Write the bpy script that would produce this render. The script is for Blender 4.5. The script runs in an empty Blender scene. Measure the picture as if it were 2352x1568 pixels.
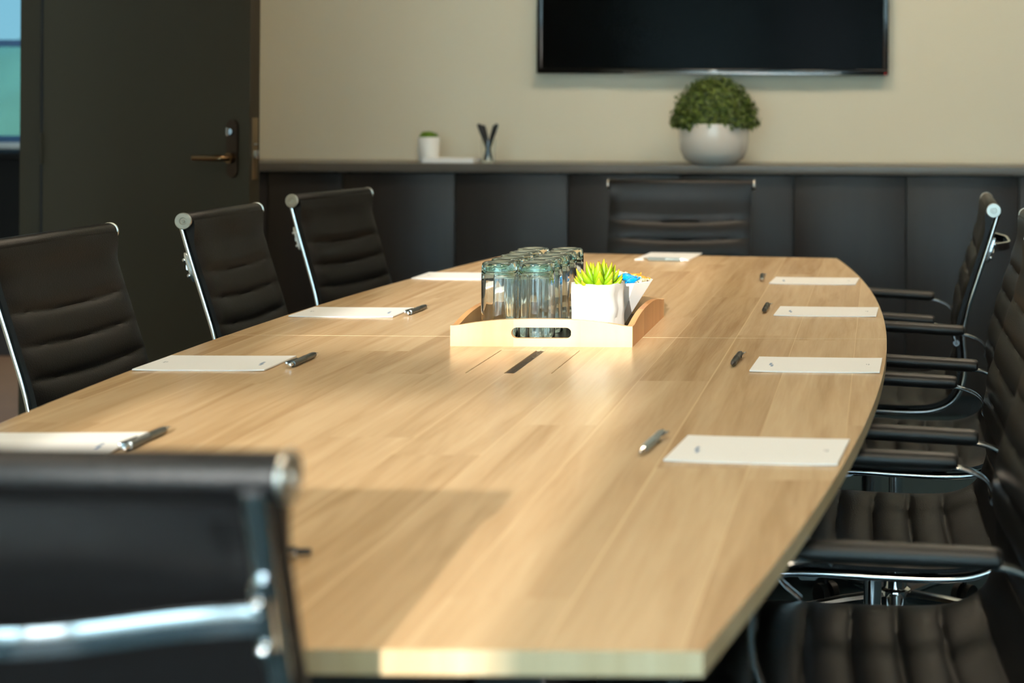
import bpy, bmesh, math, random
from mathutils import Vector, Matrix
random.seed(7)
PI = math.pi
S = bpy.context.scene
COL = S.collection
# ------------------------------------------------------------------ helpers
def link(o, parent=None):
    COL.objects.link(o)
    if parent is not None: o.parent = parent
    return o
def mk(name, bm, m, parent=None, smooth=True, sharp=35):
    bmesh.ops.recalc_face_normals(bm, faces=bm.faces[:])
    me = bpy.data.meshes.new(name); bm.to_mesh(me); bm.free()
    for x in (m if isinstance(m, (list, tuple)) else [m]): me.materials.append(x)
    if smooth:
        for p in me.polygons: p.use_smooth = True
        me.set_sharp_from_angle(angle=math.radians(sharp))
    return link(bpy.data.objects.new(name, me), parent)
def empty(name, loc=(0, 0, 0), rz=0):
    o = bpy.data.objects.new(name, None); o.empty_display_size = .05
    o.location = loc; o.rotation_euler = (0, 0, rz)
    return link(o)
def tag(o, label, cat, group=None, kind=None):
    o['label'] = label; o['category'] = cat
    if group: o['group'] = group
    if kind: o['kind'] = kind
    return o
def struct(o, label=None):
    o['kind'] = 'structure'
    if label: o['label'] = label
    return o
def dup(root, loc, rz, label=None, group=None):
    r = root.copy(); COL.objects.link(r); r.location = loc; r.rotation_euler = (0, 0, rz)
    if label: r['label'] = label
    if group: r['group'] = group
    for ch in list(root.children):
        c = ch.copy(); COL.objects.link(c); c.parent = r
        for g in list(ch.children):
            d = g.copy(); COL.objects.link(d); d.parent = c
    return r
def box(bm, c, s, bev=0, seg=2, mi=0, rot=None):
    M = Matrix.Translation(c) @ (rot if rot is not None else Matrix.Identity(4)) @ Matrix.Diagonal((s[0], s[1], s[2], 1))
    t = bmesh.new(); bmesh.ops.create_cube(t, size=1, matrix=M)
    if bev: bmesh.ops.bevel(t, geom=t.edges[:], offset=bev, segments=seg, affect='EDGES', profile=.5)
    for f in t.faces: f.material_index = mi
    add(bm, t)
def add(bm, t):
    me = bpy.data.meshes.new('tmp'); t.to_mesh(me); t.free(); bm.from_mesh(me); bpy.data.meshes.remove(me)
def B(c, s, bev=0, seg=2):
    bm = bmesh.new(); box(bm, c, s, bev, seg); return bm
def box2(bm, a, b, bev=0):
    box(bm, [(a[i] + b[i]) / 2 for i in range(3)], [abs(b[i] - a[i]) for i in range(3)], bev)
def lathe(bm, prof, n=32, c=(0, 0, 0), mi=None, ax='z', closed=False):
    rings = []
    for k, (r, z) in enumerate(prof):
        ring = []
        for i in range(n):
            a = 2 * PI * i / n
            x, y = r * math.cos(a), r * math.sin(a)
            p = (x, y, z) if ax == 'z' else ((x, z, y) if ax == 'y' else (z, x, y))
            ring.append(bm.verts.new((c[0] + p[0], c[1] + p[1], c[2] + p[2])))
        rings.append(ring)
    for k in range(len(rings) - 1):
        for i in range(n):
            f = bm.faces.new((rings[k][i], rings[k][(i + 1) % n], rings[k + 1][(i + 1) % n], rings[k + 1][i]))
            if mi: f.material_index = mi[k]
    if closed:
        for i in range(n):
            bm.faces.new((rings[-1][i], rings[-1][(i + 1) % n], rings[0][(i + 1) % n], rings[0][i]))
    else:
        if prof[0][0] > 1e-6: bm.faces.new(rings[0])
        if prof[-1][0] > 1e-6: bm.faces.new(rings[-1])
    bmesh.ops.remove_doubles(bm, verts=bm.verts[:], dist=1e-6)
def catmull(pts, n=6):
    P = [Vector(p) for p in pts]; P = [P[0] * 2 - P[1]] + P + [P[-1] * 2 - P[-2]]
    out = []
    for i in range(1, len(P) - 2):
        for k in range(n):
            t = k / n
            a, b, c, d = P[i - 1], P[i], P[i + 1], P[i + 2]
            out.append(.5 * ((2 * b) + (c - a) * t + (2 * a - 5 * b + 4 * c - d) * t * t + (3 * b - a - 3 * c + d) * t ** 3))
    out.append(P[-2].copy())
    return out
def sweep(bm, path, lat, ra, rb, n=12, sq=False, taper=None):
    """tube along path; lat = lateral axis; ra half width along lat, rb half thickness across"""
    lat = Vector(lat).normalized(); rings = []
    for i, p in enumerate(path):
        t = (path[min(i + 1, len(path) - 1)] - path[max(i - 1, 0)]).normalized()
        l = (lat - t * lat.dot(t)).normalized(); u = t.cross(l)
        k = taper[i] if taper else 1
        ring = []
        for j in range(n):
            a = 2 * PI * (j + .5) / n
            cx, cy = math.cos(a), math.sin(a)
            if sq:
                m = (abs(cx) ** 5 + abs(cy) ** 5) ** (-1 / 5); cx *= m; cy *= m
            ring.append(bm.verts.new(p + l * (ra * k * cx) + u * (rb * k * cy)))
        rings.append(ring)
    for k in range(len(rings) - 1):
        for j in range(n):
            bm.faces.new((rings[k][j], rings[k][(j + 1) % n], rings[k + 1][(j + 1) % n], rings[k + 1][j]))
    bm.faces.new(rings[0]); bm.faces.new(rings[-1])
def prism(bm, poly, z0, z1, bev=0):
    t = bmesh.new()
    vs = [t.verts.new((x, y, z0)) for x, y in poly]
    f = t.faces.new(vs)
    e = bmesh.ops.extrude_face_region(t, geom=[f])
    bmesh.ops.translate(t, verts=[v for v in e['geom'] if isinstance(v, bmesh.types.BMVert)], vec=(0, 0, z1 - z0))
    bmesh.ops.recalc_face_normals(t, faces=t.faces[:])
    if bev: bmesh.ops.bevel(t, geom=[x for x in t.edges if abs(x.verts[0].co.z - x.verts[1].co.z) < 1e-6], offset=bev, segments=2, affect='EDGES')
    add(bm, t)
# ------------------------------------------------------------------ materials
def srgb(r, g, b):
    f = lambda c: (c / 255 / 12.92) if c / 255 <= .04045 else ((c / 255 + .055) / 1.055) ** 2.4
    return (f(r), f(g), f(b), 1)
def mat(name, col, rough=.5, metal=0, spec=.5, noise=0, nscale=20, bump=0, bscale=200, coat=0, sheen=0, trans=0, ior=1.5, emit=None, estr=0, aniso=None):
    m = bpy.data.materials.new(name); m.use_nodes = True
    nt = m.node_tree; b = nt.nodes['Principled BSDF']
    b.inputs['Base Color'].default_value = col; b.inputs['Roughness'].default_value = rough
    b.inputs['Metallic'].default_value = metal; b.inputs['Specular IOR Level'].default_value = spec
    b.inputs['Coat Weight'].default_value = coat; b.inputs['Transmission Weight'].default_value = trans
    b.inputs['IOR'].default_value = ior
    tc = nt.nodes.new('ShaderNodeTexCoord')
    if noise:
        n = nt.nodes.new('ShaderNodeTexNoise'); n.inputs['Scale'].default_value = nscale; n.inputs['Detail'].default_value = 4
        nt.links.new(tc.outputs['Object'], n.inputs['Vector'])
        r = nt.nodes.new('ShaderNodeMix'); r.data_type = 'RGBA'
        nt.links.new(n.outputs['Fac'], r.inputs['Factor'])
        r.inputs['A'].default_value = tuple(c * (1 - noise) for c in col[:3]) + (1,)
        r.inputs['B'].default_value = tuple(min(1, c * (1 + noise)) for c in col[:3]) + (1,)
        nt.links.new(r.outputs['Result'], b.inputs['Base Color'])
    if bump:
        n = nt.nodes.new('ShaderNodeTexNoise'); n.inputs['Scale'].default_value = bscale; n.inputs['Detail'].default_value = 3
        nt.links.new(tc.outputs['Object'], n.inputs['Vector'])
        bp = nt.nodes.new('ShaderNodeBump'); bp.inputs['Strength'].default_value = bump; bp.inputs['Distance'].default_value = .002
        nt.links.new(n.outputs['Fac'], bp.inputs['Height']); nt.links.new(bp.outputs['Normal'], b.inputs['Normal'])
    if emit: b.inputs['Emission Color'].default_value = emit; b.inputs['Emission Strength'].default_value = estr
    return m
def wood(name, base, dark, light, plank=.12, length=1.15, rough=.3, axis='y', seams=True, gscale=1.0, coat=0.0, spec=.5):
    m = bpy.data.materials.new(name); m.use_nodes = True
    nt = m.node_tree; N = nt.nodes.new; L = nt.links.new; b = nt.nodes['Principled BSDF']
    tc = N('ShaderNodeTexCoord'); sep = N('ShaderNodeSeparateXYZ'); L(tc.outputs['Object'], sep.inputs[0])
    ax, ay = ('X', 'Y') if axis == 'y' else ('Y', 'X')
    def math_(op, a, c=None):
        n = N('ShaderNodeMath'); n.operation = op
        for i, v in enumerate((a, c)):
            if v is None: continue
            if isinstance(v, (int, float)): n.inputs[i].default_value = v
            else: L(v, n.inputs[i])
        return n.outputs[0]
    pi = math_('DIVIDE', sep.outputs[ax], plank); pf = math_('FLOOR', pi)
    wn = N('ShaderNodeTexWhiteNoise'); wn.noise_dimensions = '1D'; L(pf, wn.inputs['W'])
    off = math_('MULTIPLY', wn.outputs['Value'], 5.0)
    li = math_('ADD', math_('DIVIDE', sep.outputs[ay], length), off); lf = math_('FLOOR', li)
    cmb = N('ShaderNodeCombineXYZ'); L(pf, cmb.inputs[0]); L(lf, cmb.inputs[1])
    w2 = N('ShaderNodeTexWhiteNoise'); w2.noise_dimensions = '2D'; L(cmb.outputs[0], w2.inputs['Vector'])
    # grain
    off3 = math_('MULTIPLY', w2.outputs['Value'], 37.0)
    gx = math_('ADD', math_('MULTIPLY', sep.outputs[ax], 26 * gscale), off3)
    gy = math_('MULTIPLY', sep.outputs[ay], 1.6 * gscale)
    gc = N('ShaderNodeCombineXYZ'); L(gx, gc.inputs[0]); L(gy, gc.inputs[1]); L(sep.outputs['Z'], gc.inputs[2])
    n1 = N('ShaderNodeTexNoise'); n1.inputs['Scale'].default_value = 1; n1.inputs['Detail'].default_value = 6; n1.inputs['Distortion'].default_value = .9
    L(gc.outputs[0], n1.inputs['Vector'])
    gc2 = N('ShaderNodeCombineXYZ'); L(math_('ADD', math_('MULTIPLY', sep.outputs[ax], 230 * gscale), off3), gc2.inputs[0]); L(math_('MULTIPLY', sep.outputs[ay], 9 * gscale), gc2.inputs[1])
    n2 = N('ShaderNodeTexNoise'); n2.inputs['Scale'].default_value = 1; n2.inputs['Detail'].default_value = 2; n2.inputs['Distortion'].default_value = .5
    L(gc2.outputs[0], n2.inputs['Vector'])
    r = N('ShaderNodeValToRGB'); r.color_ramp.elements[0].position = .33; r.color_ramp.elements[0].color = dark
    r.color_ramp.elements[1].position = .72; r.color_ramp.elements[1].color = light
    e = r.color_ramp.elements.new(.5); e.color = base
    mix1 = math_('ADD', math_('MULTIPLY', n1.outputs['Fac'], .66), math_('MULTIPLY', n2.outputs['Fac'], .16))
    mix2 = math_('ADD', mix1, math_('MULTIPLY', w2.outputs['Value'], .17))
    L(mix2, r.inputs['Fac'])
    out = r.outputs['Color']
    if seams:
        fr = math_('FRACT', pi); d = math_('MINIMUM', fr, math_('SUBTRACT', 1.0, fr))
        ln = math_('LESS_THAN', d, .010)
        ln = math_('MULTIPLY', ln, math_('MULTIPLY', math_('GREATER_THAN', wn.outputs['Value'], .45), .55))
        mx = N('ShaderNodeMix'); mx.data_type = 'RGBA'; L(ln, mx.inputs['Factor']); L(out, mx.inputs['A'])
        mx.inputs['B'].default_value = tuple(min(1, c * 1.25) for c in light[:3]) + (1,)
        out = mx.outputs['Result']
    L(out, b.inputs['Base Color'])
    b.inputs['Roughness'].default_value = rough; b.inputs['Coat Weight'].default_value = coat; b.inputs['Specular IOR Level'].default_value = spec
    b.inputs['Coat Roughness'].default_value = .15
    bp = N('ShaderNodeBump'); bp.inputs['Strength'].default_value = .06; bp.inputs['Distance'].default_value = .001
    L(n2.outputs['Fac'], bp.inputs['Height']); L(bp.outputs['Normal'], b.inputs['Normal'])
    return m
M = {}
M['oak'] = wood('light oak laminate', srgb(206, 173, 131), srgb(184, 148, 106), srgb(222, 193, 152), rough=.27)
M['oakedge'] = wood('oak edge band', srgb(218, 192, 152), srgb(206, 178, 136), srgb(228, 206, 168), plank=5, rough=.4, seams=False)  # edge colour raised so the sunlit front edge looks blown out
M['bamboo'] = wood('bamboo', srgb(224, 184, 134), srgb(206, 160, 110), srgb(236, 204, 156), plank=.018, length=.13, rough=.4, axis='x', seams=False, gscale=3)  # end boards, paled to carry the sunlight on the tray front
M['bambooside'] = wood('bamboo shaded side', srgb(212, 154, 96), srgb(190, 128, 74), srgb(226, 176, 116), plank=.018, length=.13, rough=.4, axis='y', seams=False, gscale=3)  # same bamboo darkened, shade painted into the side boards
M['wall'] = mat('warm white paint', srgb(216, 209, 188), .75, noise=.02, nscale=3, bump=.1, bscale=300, spec=.3)
M['darkwall'] = mat('charcoal wall panelling', srgb(62, 58, 54), .7, noise=.05, nscale=4)
M['ceil'] = mat('ceiling paint', srgb(225, 222, 214), .9)
M['carpet'] = mat('blue grey carpet', srgb(46, 62, 68), .95, noise=.3, nscale=400, bump=.6, bscale=500, spec=.1)
M['brownfloor'] = mat('brown hallway floor', srgb(96, 70, 50), .5, noise=.15, nscale=6)
M['door'] = mat('dark olive door laminate', srgb(50, 44, 32), .5, spec=.3, noise=.12, nscale=2.2)
M['jamb'] = mat('dark frame paint', srgb(50, 44, 32), .7, spec=.15, noise=.04, nscale=8)
M['gapshade'] = mat('black gap shade', srgb(12, 12, 12), .8)
M['cab'] = wood('charcoal cabinet laminate', srgb(41, 37, 35), srgb(37, 33, 31), srgb(45, 41, 38), plank=9, rough=.42, spec=.4, axis='y', seams=False, gscale=.5)
M['carcass'] = mat('cabinet carcass', srgb(30, 29, 29), .6)
M['counter'] = mat('grey laminate countertop', srgb(98, 94, 88), .33, noise=.05, nscale=40)
M['tvblack'] = mat('gloss black bezel', srgb(14, 14, 15), .12)
M['screen'] = mat('dark screen glass', srgb(2, 2, 2), .14, spec=.03)
M['silver'] = mat('silver plastic trim', srgb(170, 172, 175), .22, metal=.9)
M['led'] = mat('red standby light', srgb(160, 10, 10), .4, emit=(1, .02, .01, 1), estr=1.0)
M['leather'] = mat('black leather', srgb(12, 12, 13), .38, noise=.08, nscale=60, bump=.35, bscale=420, spec=.34)
M['padblack'] = mat('black arm pad', srgb(24, 24, 23), .42, bump=.2, bscale=500)
M['chrome'] = mat('polished chrome', srgb(225, 226, 228), .12, metal=1)
M['alu'] = mat('brushed aluminium cap', srgb(196, 194, 186), .34, metal=1)
M['bplastic'] = mat('black plastic', srgb(18, 18, 18), .45)
M['brass'] = mat('aged bronze hardware', srgb(120, 96, 70), .3, metal=1)
M['bronzedark'] = mat('dark bronze plate', srgb(60, 46, 36), .45, metal=.7)
M['steel'] = mat('satin steel faceplate', srgb(140, 122, 96), .38, metal=.9)
M['paper'] = mat('white paper', srgb(238, 238, 236), .6, spec=.3)
M['ink'] = mat('grey print', srgb(165, 172, 176), .7)
M['inkgreen'] = mat('blue print', srgb(140, 160, 185), .7)
M['pengrey'] = mat('grey metallic pen barrel', srgb(92, 98, 98), .3, metal=.7)
M['pensilver'] = mat('pale silver pen barrel', srgb(160, 175, 178), .28, metal=.7)
M['pendark'] = mat('dark pen barrel', srgb(42, 43, 44), .3, metal=.4)
M['blackpen'] = mat('black pen barrel', srgb(14, 14, 15), .4)
M['traybase'] = mat('black tray base', srgb(20, 22, 24), .28)
M['whitepot'] = mat('matt white ceramic', srgb(236, 236, 232), .5, noise=.01)
M['gloss'] = mat('glossy white ceramic', srgb(222, 214, 204), .18, coat=.3)
M['soil'] = mat('dark soil', srgb(40, 32, 24), .95, noise=.3, nscale=80)
M['blackbox'] = mat('black cabinet', srgb(8, 8, 8), .8, spec=.15)
M['greyoval'] = mat('grey plastic disc', srgb(96, 96, 98), .5)
M['winframe'] = mat('blue grey window frame', srgb(38, 78, 120), .5)
M['winframe2'] = mat('white window frame', srgb(190, 190, 190), .5)
M['hedge'] = mat('hedge leaves', srgb(190, 214, 172), .7, noise=.4, nscale=1.5)
M['grass'] = mat('lawn outside', srgb(90, 110, 70), .9)
bl = bpy.data.materials.new('translucent fill light blind'); bl.use_nodes = True; M['blind'] = bl
_n = bl.node_tree; _n.nodes.remove(_n.nodes['Principled BSDF']); _a = _n.nodes.new('ShaderNodeBsdfTranslucent'); _b = _n.nodes.new('ShaderNodeBsdfDiffuse'); _c = _n.nodes.new('ShaderNodeAddShader')
_a.inputs[0].default_value = (.68, .76, .76, 1); _b.inputs[0].default_value = (.4, .44, .46, 1)
_n.links.new(_a.outputs[0], _c.inputs[0]); _n.links.new(_b.outputs[0], _c.inputs[1]); _n.links.new(_c.outputs[0], _n.nodes['Material Output'].inputs[0])
M['lamp'] = mat('light panel diffuser', srgb(250, 240, 225), .5, emit=(1, .83, .61, 1), estr=20)
M['candyblue'] = mat('blue foil wrapper', srgb(0, 150, 225), .3, noise=.35, nscale=180, bump=.8, bscale=160)
M['candyorange'] = mat('orange foil wrapper', srgb(250, 165, 60), .3, noise=.3, nscale=180, bump=.8, bscale=160)
M['candywhite'] = mat('cream foil wrapper', srgb(240, 225, 180), .3, noise=.2, nscale=180, bump=.8, bscale=160)
def glassmat(name, col, rough=0.0):
    m = bpy.data.materials.new(name); m.use_nodes = True; nt = m.node_tree
    nt.nodes.remove(nt.nodes['Principled BSDF']); g = nt.nodes.new('ShaderNodeBsdfGlass')
    g.inputs['Color'].default_value = col; g.inputs['Roughness'].default_value = rough; g.inputs['IOR'].default_value = 1.5
    nt.links.new(g.outputs[0], nt.nodes['Material Output'].inputs[0]); return m
M['glass'] = glassmat('clear glass', (.985, .997, .993, 1))
M['glassgreen'] = glassmat('green tinted glass base', (.93, .985, .97, 1))
M['pane'] = glassmat('sky dimming window glass', (.235, .32, .345, 1))  # tint added to dim the strong sky seen through this window
def foliage(name, c1, c2, c3=None):
    m = bpy.data.materials.new(name); m.use_nodes = True; nt = m.node_tree; b = nt.nodes['Principled BSDF']
    tc = nt.nodes.new('ShaderNodeTexCoord'); n = nt.nodes.new('ShaderNodeTexNoise'); n.inputs['Scale'].default_value = 70
    r = nt.nodes.new('ShaderNodeValToRGB'); r.color_ramp.elements[0].position = .35; r.color_ramp.elements[1].position = .68
    r.color_ramp.elements[0].color = c1; r.color_ramp.elements[1].color = c2
    nt.links.new(tc.outputs['Object'], n.inputs['Vector']); nt.links.new(n.outputs['Fac'], r.inputs['Fac']); nt.links.new(r.outputs['Color'], b.inputs['Base Color'])
    b.inputs['Roughness'].default_value = .5
    return m
M['leaf'] = foliage('boxwood leaves', srgb(44, 62, 22), srgb(110, 128, 48))
M['grassleaf'] = foliage('small bright leaves', srgb(84, 120, 10), srgb(120, 160, 20))
def succ():
    m = bpy.data.materials.new('lime succulent'); m.use_nodes = True; nt = m.node_tree; b = nt.nodes['Principled BSDF']
    at = nt.nodes.new('ShaderNodeVertexColor'); at.layer_name = 'tip'
    r = nt.nodes.new('ShaderNodeValToRGB'); cr = r.color_ramp
    cr.elements[0].position = 0; cr.elements[0].color = srgb(96, 148, 10)
    cr.elements[1].position = 1; cr.elements[1].color = srgb(130, 56, 24)
    for p, c in ((.45, srgb(142, 176, 16)), (.85, srgb(176, 168, 30))):
        e = cr.elements.new(p); e.color = c
    nt.links.new(at.outputs['Color'], r.inputs['Fac']); nt.links.new(r.outputs['Color'], b.inputs['Base Color'])
    b.inputs['Roughness'].default_value = .38; b.inputs['Subsurface Weight'].default_value = .1; b.inputs['Subsurface Radius'].default_value = (.01, .01, .004)
    return m
M['succ'] = succ()

# ------------------------------------------------------------------ room shell
XL, XR, YB, YR, H = -2.705, 2.3, 6.3, -2.7, 3.05
struct(mk('floor', B(((XL + XR) / 2, (YB + YR) / 2, -.05), (XR - XL + .06, YB - YR + .4, .1)), M['carpet'], smooth=False))
struct(mk('ceiling', B(((XL + XR) / 2 - 1.4, (8.2 + YR) / 2, H + .05), (XR - XL + 4, 8.2 - YR + .4, .1)), M['ceil'], smooth=False))
struct(mk('wall_back', B(((XL + XR) / 2, YB + .06, H / 2), (XR - XL + .06, .12, H)), M['wall'], smooth=False))
struct(mk('wall_right', B((XR + .06, (YB + YR) / 2, H / 2), (.12, YB - YR + .24, H)), M['darkwall'], smooth=False))
DY0, DY1, DH = 4.0, 4.9, 2.16      # doorway in the left partition
bm = bmesh.new()
box2(bm, (XL - .03, YR, 0), (XL + .03, DY0, H)); box2(bm, (XL - .03, DY1 + .02, 0), (XL + .03, YB, H)); box2(bm, (XL - .03, DY0, DH + .05), (XL + .03, DY1 + .02, H))
struct(mk('wall_left', bm, M['wall'], smooth=False))
bm = bmesh.new()
box2(bm, (XL - .034, DY1 - .01, 0), (XL + .032, DY1 + .045, DH + .05), .002); box2(bm, (XL - .034, DY0 - .045, 0), (XL + .032, DY0 + .01, DH + .05), .002)
box2(bm, (XL - .034, DY0 - .045, DH), (XL + .032, DY1 + .045, DH + .06), .002)
fr = struct(mk('trim_1', bm, M['jamb']), 'dark grey frame around the open doorway')
mk('gap_strip', B((XL + .036, DY1 - .004, DH / 2), (.006, .012, DH)), M['gapshade'], fr)  # black strip standing in for the shaded gap beside the door
# rear wall (behind the camera) with its sun window and added fill-light windows
WX0, WX1 = -.98, -.13
wins = [(WX0, WX1, .15, 2.92), (-2.45, -1.08, .15, 2.92), (-.03, 1.03, .15, 2.92), (1.13, 2.19, .15, 2.92)]  # all but the first are unseen additions for soft fill light
bm = bmesh.new()
xs = [XL - .03, -2.45, -1.08, WX0, WX1, -.03, 1.03, 1.13, 2.19, XR + .1]
for i in range(len(xs) - 1):
    x0, x1 = xs[i], xs[i + 1]
    if i in (1, 3, 5, 7):
        box2(bm, (x0, YR - .12, 0), (x1, YR, .15)); box2(bm, (x0, YR - .12, 2.92), (x1, YR, H))
    else: box2(bm, (x0, YR - .12, 0), (x1, YR, H))
struct(mk('wall_rear', bm, M['wall'], smooth=False))
for k, (x0, x1, z0, z1) in enumerate(wins):
    bm = bmesh.new(); y0, y1 = YR - .09, YR - .04
    box2(bm, (x0, y0, z0), (x0 + .035, y1, z1)); box2(bm, (x1 - .035, y0, z0), (x1, y1, z1))
    box2(bm, (x0, y0, z0), (x1, y1, z0 + .05)); box2(bm, (x0, y0, z1 - .04), (x1, y1, z1))
    box2(bm, (x0, y0, 2.235), (x1, y1, 2.345))
    box2(bm, (x0, y0, 1.0), (x1, y1, 1.06))
    wf = struct(mk('window_%d' % (k + (1 if k == 0 else 3)), bm, M['winframe2'], smooth=False), 'unseen tall window in the rear wall')
    if k:
        mk('fill_light_blind', B(((x0 + x1) / 2, YR - .02, (z0 + z1) / 2), (x1 - x0 + .03, .002, z1 - z0 + .02)), M['blind'], wf, smooth=False)  # added blind, glows in the sun to fill the room softly
# ---- neighbouring room seen through the doorway
NX0, NY1 = -6.2, 8.0
struct(mk('floor_hallway', B(((NX0 + XL) / 2 - .02, (NY1 + YR) / 2, -.05), (XL - NX0 - .02, NY1 - YR + .4, .1)), M['brownfloor'], smooth=False))
WA, WB2, WZ0, WZ1 = -5.5, -3.6, 1.0, 2.5
bm = bmesh.new()
box2(bm, (NX0, NY1, 0), (WA, NY1 + .12, H)); box2(bm, (WB2, NY1, 0), (XL - .03, NY1 + .12, H))
box2(bm, (WA, NY1, 0), (WB2, NY1 + .12, WZ0)); box2(bm, (WA, NY1, WZ1), (WB2, NY1 + .12, H))
struct(mk('wall_hallway', bm, M['wall'], smooth=False))
struct(mk('wall_outer', B((NX0 - .06, (NY1 + YR) / 2, H / 2), (.12, NY1 - YR + .24, H)), M['wall'], smooth=False))
bm = bmesh.new()
box2(bm, (WA, NY1 - .01, WZ0), (WB2, NY1 + .05, WZ0 + .035)); box2(bm, (WA, NY1 - .01, WZ1 - .04), (WB2, NY1 + .05, WZ1))
box2(bm, (WA, NY1 - .01, 1.50), (WB2, NY1 + .05, 1.535))
for x in (WA, -4.75 + .0, WB2 - .035): box2(bm, (x, NY1 - .01, WZ0), (x + .035, NY1 + .05, WZ1)) if x != -4.75 else None
w3 = struct(mk('window_3', bm, M['winframe'], smooth=False), 'window with blue frame bars seen through the doorway')
mk('pane', B(((WA + WB2) / 2, NY1 + .03, (WZ0 + WZ1) / 2), (WB2 - WA, .006, WZ1 - WZ0)), M['pane'], w3, smooth=False)
mk('window_sill', B(((WA + WB2) / 2, NY1 - .05, WZ0 - .015), (WB2 - WA + .1, .14, .03), .003), M['winframe2'], w3)
t = empty('storage_cabinet', (-4.55, 7.55, 0))
tag(t, 'black cabinet under the window of the next room, seen through the doorway', 'cabinet')
mk('body', B((0, 0, .47), (1.3, .5, .94), .006), M['blackbox'], t)
mk('top_panel', B((0, 0, .955), (1.34, .54, .03), .006), M['blackbox'], t)
mk('plinth', B((0, -.03, .28), (1.31, .5, .02), .003), M['carcass'], t)
bm = bmesh.new(); lathe(bm, [(.07, 0), (.078, .012), (.07, .03), (.0, .036)], 28)
o = mk('desk_disc', bm, M['greyoval']); o.location = (-4.33, 7.36, .97); tag(o, 'small grey round disc lying on the black cabinet in the next room', 'disc')
# outside: lawn and hedge
mkl = mk('lawn', B((-4, 20, -.3), (60, 22, .1)), M['grass'], smooth=False); struct(mkl)
bm = bmesh.new()
for i in range(16):
    x = -16 + i * 1.1 + random.uniform(-.3, .3)
    t_ = bmesh.new(); bmesh.ops.create_icosphere(t_, subdivisions=3, radius=1)
    for v in t_.verts:
        n = v.co.normalized(); k = 1 + .12 * math.sin(9 * n.x + i) * math.cos(8 * n.z + 2 * i) + random.uniform(-.04, .04)
        v.co = Vector((x, 13.5, .55)) + Vector((n.x * 1.0 * k, n.y * .8 * k, n.z * (1.15 + .1 * math.sin(i * 1.7)) * k))
    add(bm, t_)
tag(mk('hedge', bm, M['hedge'], sharp=80), 'green hedge outside the next room window', 'hedge')

# ------------------------------------------------------------------ door leaf
DW = .85; ang = math.radians(-22)
d = struct(mk('door_1', B((DW / 2, .02, 1.06), (DW, .04, 2.1), .0015), M['door']), 'open dark olive door leaf')
d.location = (-2.655, 4.872, 0); d.rotation_euler = (0, 0, ang)
bm = bmesh.new()
pl = []
for i in range(17):
    a = PI * i / 16; pl.append((.0215 * math.cos(a), .065 + .0215 * math.sin(a)))
for i in range(17):
    a = PI + PI * i / 16; pl.append((.0215 * math.cos(a), -.065 + .0215 * math.sin(a)))
prism(bm, pl, 0, .008, .0015)
bm.transform(Matrix.Translation((DW - .062, 0, 1.072)) @ Matrix.Rotation(PI / 2, 4, 'X'))
pt = mk('escutcheon', bm, M['bronzedark'], d)
bm = bmesh.new()
sweep(bm, catmull([(DW - .062, -.006, 1.044), (DW - .062, -.035, 1.044), (DW - .07, -.050, 1.044), (DW - .10, -.054, 1.044), (DW - .165, -.054, 1.044)], 8), (0, 0, 1), .0085, .0085, 14)
lathe(bm, [(.016, -.022), (.016, -.006)], 20, (DW - .062, 0, 1.044), ax='y')
mk('lever_handle', bm, M['brass'], d)
bm = bmesh.new(); lathe(bm, [(.011, -.018), (.011, -.007)], 20, (DW - .062, 0, 1.122), ax='y'); box(bm, (DW - .062, -.022, 1.122), (.008, .012, .026), .002)
mk('thumb_turn', bm, M['silver'], d)
fp = mk('lock_faceplate', B((DW + .0005, .02, 1.072), (.003, .022, .185), .0005), M['steel'], d)
mk('latch_bolt', B((DW + .006, .021, 1.055), (.014, .012, .024), .002), M['silver'], fp)
mk('keeper_pin', B((DW + .003, .021, 1.085), (.006, .012, .006), .001), M['silver'], fp)
bm = bmesh.new()
for z in (.25, 1.06, 1.87): lathe(bm, [(.007, z - .05), (.007, z + .05)], 12, (-.004, 0, 0))
mk('hinges', bm, M['jamb'], d)

# ------------------------------------------------------------------ cabinets + counter
CY = 5.94; CZ = .98
xs0 = lambda u: (u - 2017) / 3520 * CY
seam = xs0(1303); uw = xs0(1823) - xs0(1303)
cab_lab = ['leftmost charcoal cabinet unit, partly hidden behind the open door',
           'charcoal two-door cabinet unit below the small potted plant and pen glass',
           'charcoal two-door cabinet unit directly behind the far end chair',
           'charcoal two-door cabinet unit between the far end chair and the rear right chair',
           'charcoal cabinet unit at the right edge of the photo behind the right chairs',
           'charcoal cabinet unit against the dark side wall, beyond the right chairs']
for k in range(-2, 4):
    x0 = seam + (k - 0) * uw if False else seam + k * uw
    x1 = x0 + uw
    x1 = min(x1, XR - .004); x0 = max(x0, XL + .04)
    if x1 - x0 < .2: continue
    t = empty('base_cabinet', ((x0 + x1) / 2, YB, 0)); w = x1 - x0
    tag(t, cab_lab[k + 2], 'cabinet', 'base cabinets along the back wall')
    mk('body', B((0, -.165, .5165), (w - .002, .31, .853)), M['carcass'], t, smooth=False)
    mk('plinth', B((0, -.15, .045), (w - .002, .26, .09)), M['carcass'], t, smooth=False)
    for s in (-1, 1):
        mk('door', B((s * w / 4, -.329, .515), (w / 2 - .005, .018, .855), .0012), M['cab'], t)
    for s in (-1, 1):
        mk('bumper', B((s * (w / 2 - .028), -.332, .9435), (.014, .012, .006), .001), M['bplastic'], t)
    mk('bumper', B((.0, -.332, .9435), (.010, .012, .006), .001), M['bplastic'], t)
o = mk('countertop', B(((XL + .04 + XR) / 2, (CY - .012 + YB) / 2, CZ - .0165), (XR - XL - .05, YB - CY + .01, .033), .0015), M['counter'])
tag(o, 'long grey laminate countertop over the charcoal cabinets along the back wall', 'countertop')

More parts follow.
